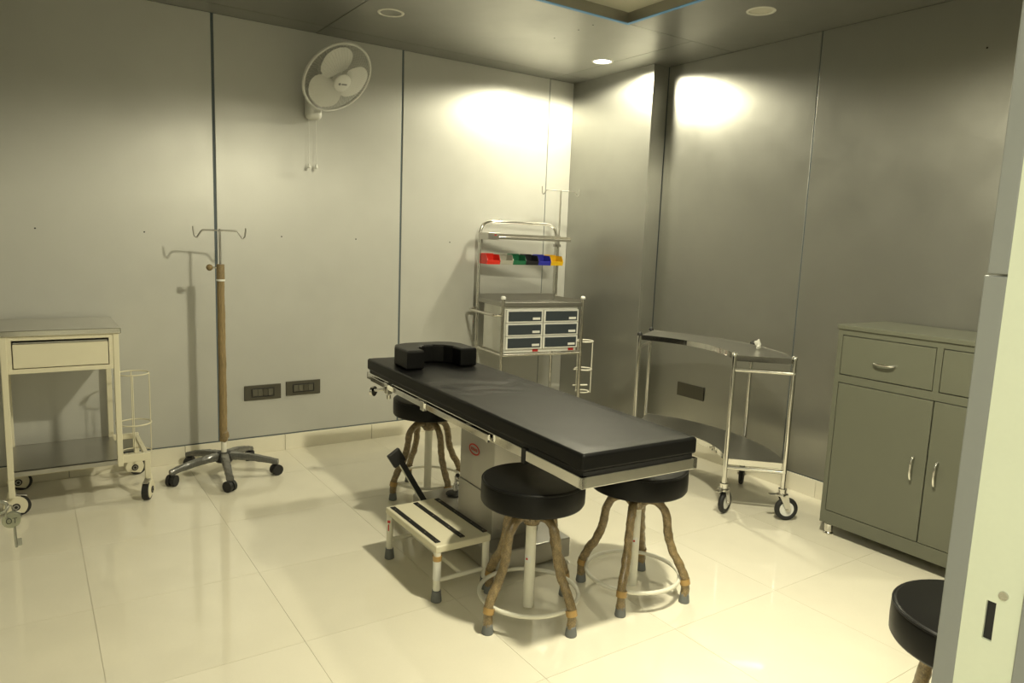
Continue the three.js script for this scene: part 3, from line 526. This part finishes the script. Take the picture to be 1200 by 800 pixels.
// ---------------------------------------------------------------- bin and drawer cart
const CART = [-0.57, 0, 0.33], CT = -0.122;
{
  const t = thing('drawer_cart', 'steel medical cart with six dark drawers, top frame and drip pole', 'cart', CART, CT);
  const hx = 0.32, hz = 0.21, r = 0.0125;
  for (const s of [-1, 1]) mesh('front_post', cyl(r, r, 0.12, 1.01, s * hx, hz, 18), M.steel, t);
  for (const s of [-1, 1]) mesh('post_cap', lathe([[r + 0.004, 0], [r + 0.005, 0.012], [0.012, 0.02], [0, 0.021]], 18), M.whitePlastic, t, [s * hx, 1.008, hz]);
  // arched rear frame
  const arch = new THREE.CurvePath();
  const top = 1.535, R = 0.085;
  mesh('rear_frame', tube([[-hx, 0.12, -hz], [-hx, 0.5, -hz], [-hx, 1.0, -hz], [-hx, top - R - 0.02, -hz], [-hx, top - R, -hz], [-hx + R * 0.29, top - R * 0.29, -hz], [-hx + R, top, -hz], [-hx + R + 0.03, top, -hz], [0, top, -hz], [hx - R - 0.03, top, -hz], [hx - R, top, -hz], [hx - R * 0.29, top - R * 0.29, -hz], [hx, top - R, -hz], [hx, top - R - 0.02, -hz], [hx, 1.0, -hz], [hx, 0.5, -hz], [hx, 0.12, -hz]], r, 220, 12), M.chrome, t);
  // upper shelf standing forward from the frame
  const us = mesh('upper_shelf', merge([box(-hx - 0.01, hx + 0.03, 1.412, 1.416, -hz + 0.0, -hz + 0.165), box(-hx - 0.01, hx + 0.03, 1.412, 1.45, -hz + 0.012, -hz + 0.016), box(-hx + 0.02, hx + 0.03, 1.41, 1.428, -hz + 0.161, -hz + 0.167, 0.002), box(hx + 0.026, hx + 0.03, 1.412, 1.445, -hz + 0.012, -hz + 0.165)]), M.steel, t);
  mesh('shelf_end_box', box(-hx - 0.012, -hx + 0.075, 1.405, 1.455, -hz + 0.02, -hz + 0.168, 0.003), M.satin, us);
  const rl = mesh('label', box(-hx + 0.038, -hx + 0.054, 1.434, 1.443, -hz + 0.168, -hz + 0.1695), M.red, us); rl.userData.label = 'small red label';
  for (const s of [-1, 1]) mesh('shelf_bracket', box(s * hx - 0.008, s * hx + 0.008, 1.38, 1.412, -hz + 0.0, -hz + 0.04), M.satin, t);
  mesh('bin_rail', box(-hx, hx, 1.262, 1.3, -hz + 0.008, -hz + 0.012), M.satin, t);
  // worktop tray with guard walls
  mesh('worktop', merge([box(-hx, hx, 0.955, 0.962, -hz, hz, 0.001), box(-hx, hx, 0.962, 0.985, hz - 0.008, hz + 0.004, 0.002), box(-hx, hx, 0.962, 1.015, -hz + 0.012, -hz + 0.016), box(hx - 0.006, hx, 0.962, 1.0, -hz, hz), box(-hx, -hx + 0.006, 0.962, 0.985, -hz, hz)]), M.satin, t);
  const bl = mesh('worktop_mat', box(-hx + 0.012, -hx + 0.05, 0.963, 0.969, -hz + 0.03, hz - 0.02), M.black, t); bl.userData.label = 'black rubber edge mat';
  // drawer block
  const y0 = 0.63, y1 = 0.95;
  const body = mesh('drawer_cabinet', box(-hx + 0.03, hx - 0.022, y0, y1, -hz + 0.05, hz - 0.03, 0.003), M.white, t);
  const wx = (2 * hx - 0.052) / 2;
  for (let c = 0; c < 2; c++) for (let k = 0; k < 3; k++) {
    const a = -hx + 0.03 + c * wx, b0 = y0 + 0.034 + k * 0.093;
    const fr = mesh('drawer', merge([box(a + 0.004, a + wx - 0.004, b0 - 0.006, b0 + 0.083, hz - 0.031, hz - 0.006, 0.003)]), M.white, body);
    mesh('drawer_front', box(a + 0.018, a + wx - 0.018, b0 + 0.004, b0 + 0.072, hz - 0.01, hz - 0.001, 0.002), M.drawerDark, fr);
  }
  for (let c = 0; c < 2; c++) {
    const a = -hx + 0.03 + c * wx;
    for (let k = 0; k < 3; k++) { const b0 = y0 + 0.034 + k * 0.093; const m = mesh('label_holder', box(a + wx - 0.088, a + wx - 0.03, b0 + 0.014, b0 + 0.03, hz - 0.002, hz + 0.002, 0.001), M.white, body); }
    const m = mesh('red_label', box(a + wx - 0.066, a + wx - 0.022, y0 + 0.004, y0 + 0.022, hz - 0.03, hz - 0.0275), M.red, body); m.userData.label = 'small red maker label';
  }
  mesh('under_frame', merge([rod([-hx, 0.62, hz], [hx, 0.62, hz], 0.009), rod([-hx, 0.62, -hz], [hx, 0.62, -hz], 0.009), rod([-hx, 0.62, -hz], [-hx, 0.62, hz], 0.009), rod([hx, 0.62, -hz], [hx, 0.62, hz], 0.009)]), M.steel, t);
  mesh('lower_shelf', merge([box(-hx, hx, 0.22, 0.226, -hz, hz), box(-hx, hx, 0.205, 0.24, hz - 0.004, hz), box(-hx, hx, 0.205, 0.24, -hz, -hz + 0.004)]), M.satin, t);
  mesh('push_handle', tube([[-hx, 0.9, hz], [-hx - 0.04, 0.9, hz - 0.005], [-hx - 0.07, 0.9, hz - 0.03], [-hx - 0.075, 0.9, 0], [-hx - 0.07, 0.9, -hz + 0.03], [-hx - 0.04, 0.9, -hz + 0.005], [-hx, 0.9, -hz]], 0.01, 60, 10), M.steel, t);
  // drip pole on the rear frame
  mesh('drip_pole', rod([hx + 0.022, 0.7, -hz - 0.0], [hx + 0.022, 1.795, -hz - 0.0], 0.0065), M.steel, t);
  mesh('pole_clamp', merge([box(hx - 0.016, hx + 0.034, 1.37, 1.392, -hz - 0.016, -hz + 0.016, 0.003), box(hx - 0.016, hx + 0.034, 0.98, 1.0, -hz - 0.016, -hz + 0.016, 0.003)]), M.satin, t);
  for (const s of [-1, 1]) mesh('drip_hook', tube([[hx + 0.022, 1.79, -hz], [hx + 0.022 + s * 0.11, 1.79, -hz], [hx + 0.022 + s * 0.13, 1.783, -hz], [hx + 0.022 + s * 0.143, 1.762, -hz], [hx + 0.022 + s * 0.156, 1.758, -hz], [hx + 0.022 + s * 0.163, 1.78, -hz], [hx + 0.022 + s * 0.163, 1.815, -hz]], 0.0038, 48, 8), M.chrome, t);
  // bottle holder at the right side
  const bx = hx + 0.085, bz = 0.13;
  const bh = mesh('bottle_holder', merge([ring(0.062, 0.005, 0.48, bx, bz, 32), ring(0.062, 0.005, 0.69, bx, bz, 32), ring(0.05, 0.005, 0.31, bx, bz, 32), rod([hx, 0.48, bz], [bx - 0.06, 0.48, bz], 0.006), rod([hx, 0.69, bz], [bx - 0.06, 0.69, bz], 0.006), rod([hx, 0.36, bz], [bx + 0.03, 0.36, bz + 0.02], 0.006)]), M.creamTube, t);
  for (const a of [0.3, 2.5, 4.4]) mesh('wire', rod([bx + 0.062 * Math.cos(a), 0.3, bz + 0.062 * Math.sin(a)], [bx + 0.062 * Math.cos(a), 0.69, bz + 0.062 * Math.sin(a)], 0.0042, 8), M.creamTube, bh);
  for (const sx of [-1, 1]) for (const sz of [-1, 1]) {
    const c = mesh('caster', merge([cyl(0.018, 0.02, 0.1, 0.125, sx * hx, sz * hz, 16), box(sx * hx - 0.006, sx * hx + 0.03, 0.05, 0.105, sz * hz - 0.024, sz * hz - 0.02), box(sx * hx - 0.006, sx * hx + 0.03, 0.05, 0.105, sz * hz + 0.02, sz * hz + 0.024), box(sx * hx - 0.016, sx * hx + 0.03, 0.1, 0.104, sz * hz - 0.024, sz * hz + 0.024)]), M.steel, t);
    const w = new THREE.CylinderGeometry(0.048, 0.048, 0.026, 28); w.rotateX(Math.PI / 2); w.translate(sx * hx + 0.018, 0.048, sz * hz); mesh('wheel', w, M.tyre, c);
  }
}
{ // six hopper bins hung on the rail
  const cols = [['red', lin(0.72, 0.025, 0.012)], ['grey', lin(0.42, 0.41, 0.35)], ['green', lin(0.012, 0.14, 0.06)], ['black', lin(0.012, 0.012, 0.016)], ['blue', lin(0.03, 0.035, 0.42)], ['yellow', lin(0.82, 0.5, 0.015)]];
  const w = 0.103, hgt = 0.07, dep = 0.115, th = 0.003;
  cols.forEach(([nm, col], i) => {
    const side = (x) => { const g = slab([[0, 0], [dep * 0.92, 0], [dep, 0.03], [dep * 0.78, hgt * 0.98], [0, hgt]], 0, th); g.rotateY(-Math.PI / 2); g.translate(x + th, 0, 0); return metric(g); };
    const lip = slab([[0, 0], [w, 0], [w - 0.004, 0.03], [0.004, 0.03]], 0, th); lip.rotateX(0.27); lip.translate(0, 0, dep * 0.92 - th);
    const g = merge([box(0, w, 0, th, 0, dep * 0.92), box(0, w, 0, hgt, 0, th), side(0), side(w - th), lip, box(0.004, w - 0.004, hgt - 0.008, hgt + 0.006, -0.003, th)]);
    g.translate(-w / 2, 0, 0);
    const c = new THREE.Vector3(-0.2625 + i * 0.105, 1.232, -0.21 + 0.0165).applyAxisAngle(new THREE.Vector3(0, 1, 0), CT).add(V3(CART));
    const m = mesh(numbered('storage_bin'), g, phy({ color: col, roughness: 0.4 }), scene, [c.x, c.y, c.z], [0, CT, 0]);
    tag(m, nm + ' plastic hopper bin hung on the cart frame', 'bin', 'coloured bins on the cart');
  });
}

// ---------------------------------------------------------------- steel cabinet
{
  const xf = -0.309, xb = 0.118, z0 = 2.575, z1 = 3.53;
  const t = thing('storage_cabinet', 'grey green steel cabinet with two drawers and two doors', 'cabinet', [(xf + xb) / 2, 0, (z0 + z1) / 2]);
  const hx = (xb - xf) / 2, hz = (z1 - z0) / 2, F = -hx;
  const opening = (a, b, c, d) => [[a, c], [a, d], [b, d], [b, c]];
  const fs = new THREE.Shape([[-hz, 0.062], [hz, 0.062], [hz, 1.045], [-hz, 1.045]].map(([a, b]) => new THREE.Vector2(a, b)));
  for (const o of [opening(-hz + 0.024, -0.013, 0.822, 1.018), opening(0.013, hz - 0.024, 0.822, 1.018), opening(-hz + 0.024, hz - 0.024, 0.128, 0.785)]) fs.holes.push(new THREE.Path(o.map(([a, b]) => new THREE.Vector2(a, b))));
  const ff = new THREE.ExtrudeGeometry(fs, { depth: 0.018, bevelEnabled: false }); ff.rotateY(-Math.PI / 2); ff.translate(F + 0.018, 0, 0); metric(ff);
  mesh('body', merge([box(F + 0.018, hx, 0.062, 1.045, -hz, hz), ff]), M.cabinet, t);
  mesh('top', box(F - 0.008, hx, 1.045, 1.066, -hz - 0.006, hz + 0.006, 0.003), M.cabinet, t);
  const handle = (horizontal) => { const L = horizontal ? 0.05 : 0.055; const g = tube([[0, 0, -L], [-0.016, 0, -L + 0.006], [-0.024, 0, -L * 0.5], [-0.025, 0, 0], [-0.024, 0, L * 0.5], [-0.016, 0, L - 0.006], [0, 0, L]], 0.0058, 32, 10); if (!horizontal) g.rotateX(Math.PI / 2); return g; };
  for (const [a, b] of [[-hz + 0.027, -0.016], [0.016, hz - 0.027]]) {
    const d = mesh('drawer', box(F - 0.002, F + 0.016, 0.826, 1.014, a, b, 0.003), M.cabinet, t);
    mesh('handle', handle(true), M.chrome, d, [F - 0.001, 0.905, (a + b) / 2]);
  }
  for (const [a, b, hzp] of [[-hz + 0.027, -0.0025, -0.055], [0.0025, hz - 0.027, 0.048]]) {
    const d = mesh('door', box(F - 0.002, F + 0.016, 0.131, 0.781, a, b, 0.003), M.cabinet, t);
    mesh('handle', handle(false), M.chrome, d, [F - 0.001, 0.462, hzp]);
  }
  for (const sx of [-1, 1]) for (const sz of [-1, 1]) mesh('foot', lathe([[0, 0], [0.024, 0], [0.025, 0.008], [0.019, 0.012], [0.019, 0.018], [0.021, 0.022], [0.019, 0.028], [0.021, 0.034], [0.019, 0.04], [0.021, 0.05], [0.021, 0.063], [0, 0.063]], 24), M.chrome, t, [sx * (hx - 0.03), 0, sz * (hz - 0.035)]);
}

// ---------------------------------------------------------------- wall sockets
function socket(name, label, pos, turn, w, h, modules) {
  const t = thing(name, label, 'socket', pos, turn, 'dark wall socket plates');
  const pl = mesh('cover_plate', box(-w / 2, w / 2, -h / 2, h / 2, 0, 0.009, 0.003), M.plate, t);
  if (modules) {
    mesh('inner_frame', slab([[-w * 0.31, -h * 0.29], [w * 0.31, -h * 0.29], [w * 0.31, h * 0.29], [-w * 0.31, h * 0.29]], 0.009, 0.0125, 0.0006, [[-w * 0.29, -h * 0.24], [-w * 0.29, h * 0.24], [w * 0.29, h * 0.24], [w * 0.29, -h * 0.24]]), M.black, pl);
    for (let k = 0; k < modules; k++) { const a = -w * 0.285 + k * (w * 0.57 / modules), b = a + w * 0.57 / modules - 0.003; mesh('module', box(a, b, -h * 0.22, h * 0.22, 0.008, 0.0135, 0.002), k === modules - 2 ? M.plate : M.plateInner, pl); }
  }
}
socket('wall_socket', 'dark socket plate beside the drip stand pole on the back wall', [-2.385, 0.395, 0], 0, 0.228, 0.096, 4);
socket('wall_socket', 'dark socket plate closer to the operating table on the back wall', [-2.126, 0.404, 0], 0, 0.226, 0.094, 4);
socket('wall_socket', 'dark blank socket plate behind the curved trolley', [XR, 0.433, 1.27], -Math.PI / 2, 0.236, 0.094, 0);

// ---------------------------------------------------------------- wall fan
{
  const t = thing('wall_fan', 'white three bladed wall fan tilted down above two pull cords', 'fan', [-2.07, 2.13, 0]);
  mesh('wall_mount', (() => { const g = new RoundedBoxGeometry(0.1, 0.17, 0.075, 4, 0.03); g.translate(0, 0.055, 0.038); return g; })(), M.whitePlastic, t);
  mesh('arm', tube([[0, 0.09, 0.05], [0, 0.15, 0.085], [0.03, 0.2, 0.11]], 0.026, 24, 14), M.whitePlastic, t);
  const dir = new THREE.Vector3(0.245, -0.614, 0.721).normalize(), C = new THREE.Vector3(0.075, 0.2, 0.25);
  const q = new THREE.Quaternion().setFromUnitVectors(new THREE.Vector3(0, 0, 1), dir);
  const place = (g) => { g.applyQuaternion(q); g.translate(C.x, C.y, C.z); return g; };
  const R = 0.222;
  mesh('motor', place((() => { const g = lathe([[0, -0.14], [0.05, -0.135], [0.068, -0.11], [0.07, -0.06], [0.05, -0.03], [0.018, -0.025], [0.018, 0.0], [0, 0.0]], 28); g.rotateX(Math.PI / 2); return g; })()), M.whitePlastic, t);
  const cage = mesh('grille', place((() => { const g = new THREE.TorusGeometry(R, 0.0075, 10, 72); g.scale(1, 1, 1.5); return g; })()), M.whitePlastic, t);
  const wires = [];
  for (let k = 0; k < 60; k++) {
    const a = k / 60 * Math.PI * 2, c = Math.cos(a), s = Math.sin(a);
    const f = [[0.055, 0.062], [0.13, 0.058], [0.19, 0.035], [R, 0]];
    wires.push(tube(f.map(([r, z]) => [r * c, r * s, z]), 0.0009, 8, 4));
    wires.push(tube([[0.07, -0.06], [0.14, -0.055], [0.195, -0.032], [R, 0]].map(([r, z]) => [r * c, r * s, z]), 0.0011, 8, 4));
  }
  mesh('grille_wires', place(merge(wires)), M.whitePlastic, cage);
  const cap = mesh('centre_cap', place((() => { const g = lathe([[0, 0.07], [0.03, 0.069], [0.05, 0.064], [0.057, 0.058], [0.057, 0.052], [0, 0.052]].reverse(), 32); g.rotateX(Math.PI / 2); return g; })()), M.whitePlastic, cage);
  mesh('badge', place(merge([new THREE.CylinderGeometry(0.008, 0.008, 0.002, 14).rotateX(Math.PI / 2).translate(-0.024, -0.002, 0.0702), box(-0.01, 0.026, -0.006, 0.003, 0.0695, 0.0712)])), std({ color: lin(0.2, 0.2, 0.2), roughness: 0.5 }), cap);
  for (let k = 0; k < 3; k++) {
    const a0 = 2.0 + k * Math.PI * 2 / 3, n = 18, m = 12, g = new THREE.PlaneGeometry(1, 1, n, m), p = g.attributes.position;
    for (let i = 0; i < p.count; i++) {
      const u = p.getX(i) + 0.5, v = p.getY(i) + 0.5, r = 0.035 + u * 0.165, half = 0.02 + 0.094 * Math.pow(Math.sin(Math.PI * Math.min(1, 0.14 + u * 0.8)), 0.75) * (u > 0.9 ? Math.sqrt(Math.max(0, 1 - ((u - 0.9) / 0.1) ** 2)) * 0.85 + 0.15 : 1);
      const y = (v - 0.5) * 2 * half, z = 0.2 * y * (1 - 0.4 * u) + 0.012;
      p.setXYZ(i, r * Math.cos(a0) - y * Math.sin(a0), r * Math.sin(a0) + y * Math.cos(a0), z);
    }
    const back = g.clone(); const bi = back.index.array; for (let i = 0; i < bi.length; i += 3) { const w = bi[i]; bi[i] = bi[i + 1]; bi[i + 1] = w; }
    back.translate(0, 0, -0.0025); g.computeVertexNormals(); back.computeVertexNormals();
    mesh('blade', place(merge([g, back])), M.whitePlastic, t);
  }
  mesh('blade_hub', place((() => { const g = lathe([[0, 0.035], [0.028, 0.034], [0.036, 0.025], [0.037, -0.005], [0, -0.005]].reverse(), 24); g.rotateX(Math.PI / 2); return g; })()), M.whitePlastic, t);
  for (const x of [-0.032, 0.014]) { const c = mesh('pull_cord', rod([x, -0.02, 0.05], [x, -0.3, 0.05], 0.0014, 6), M.whitePlastic, t); mesh('cord_knob', lathe([[0, -0.327], [0.009, -0.327], [0.0095, -0.318], [0.006, -0.3], [0, -0.3]], 14), M.whitePlastic, c, [x, 0, 0.05]); }
}

// ---------------------------------------------------------------- keys in the door lock
{
  // the lock cylinder faces +x; one key sits in it, a ring through its bow carries a tag and a second key
  const t = thing('key_set', 'key with a round tag hanging from a ring in the door lock', 'keys', [-3.642, 0.991, 3.3]);
  const flatRing = (R, r) => new THREE.TorusGeometry(R, r, 8, 28);
  mesh('inserted_key', merge([box(-0.052, -0.012, -0.004, 0.004, -0.001, 0.001), (() => { const g = flatRing(0.009, 0.0026); g.scale(1, 1, 0.5); return g; })()]), M.keySteel, t);
  mesh('split_ring', (() => { const g = flatRing(0.0095, 0.0011); g.rotateY(1.1); g.translate(0.011, -0.009, 0.0); return g; })(), M.keySteel, t);
  const k = mesh('hanging_key', merge([(() => { const g = rod([0, -0.02, 0], [0, -0.06, 0], 0.0019, 10); return g; })(), box(0.001, 0.0075, -0.058, -0.047, -0.0008, 0.0008), (() => { const g = flatRing(0.0085, 0.0017); g.scale(1, 1, 0.6); g.translate(0, -0.012, 0); return g; })()]), M.keySteel, t, [0.0155, -0.006, 0], [0, 0, 0.03]);
  const tg = mesh('tag', (() => { const g = new THREE.CylinderGeometry(0.012, 0.012, 0.0016, 32); g.rotateX(Math.PI / 2); return g; })(), phy({ color: lin(0.62, 0.63, 0.53), roughness: 0.25, transmission: 0.7, thickness: 0 }), t, [0.013, -0.021, 0.004]);
  const font = await new FontLoader().loadAsync('fonts/droid/droid_sans_regular.typeface.json');
  const tx = new TextGeometry('OT', { font, size: 0.0085, depth: 0.0004, curveSegments: 4 }); tx.computeBoundingBox(); tx.translate(-tx.boundingBox.max.x / 2, -0.005, 0.0009);
  mesh('lettering', tx, M.black, tg);
}

renderer.render(scene, camera);
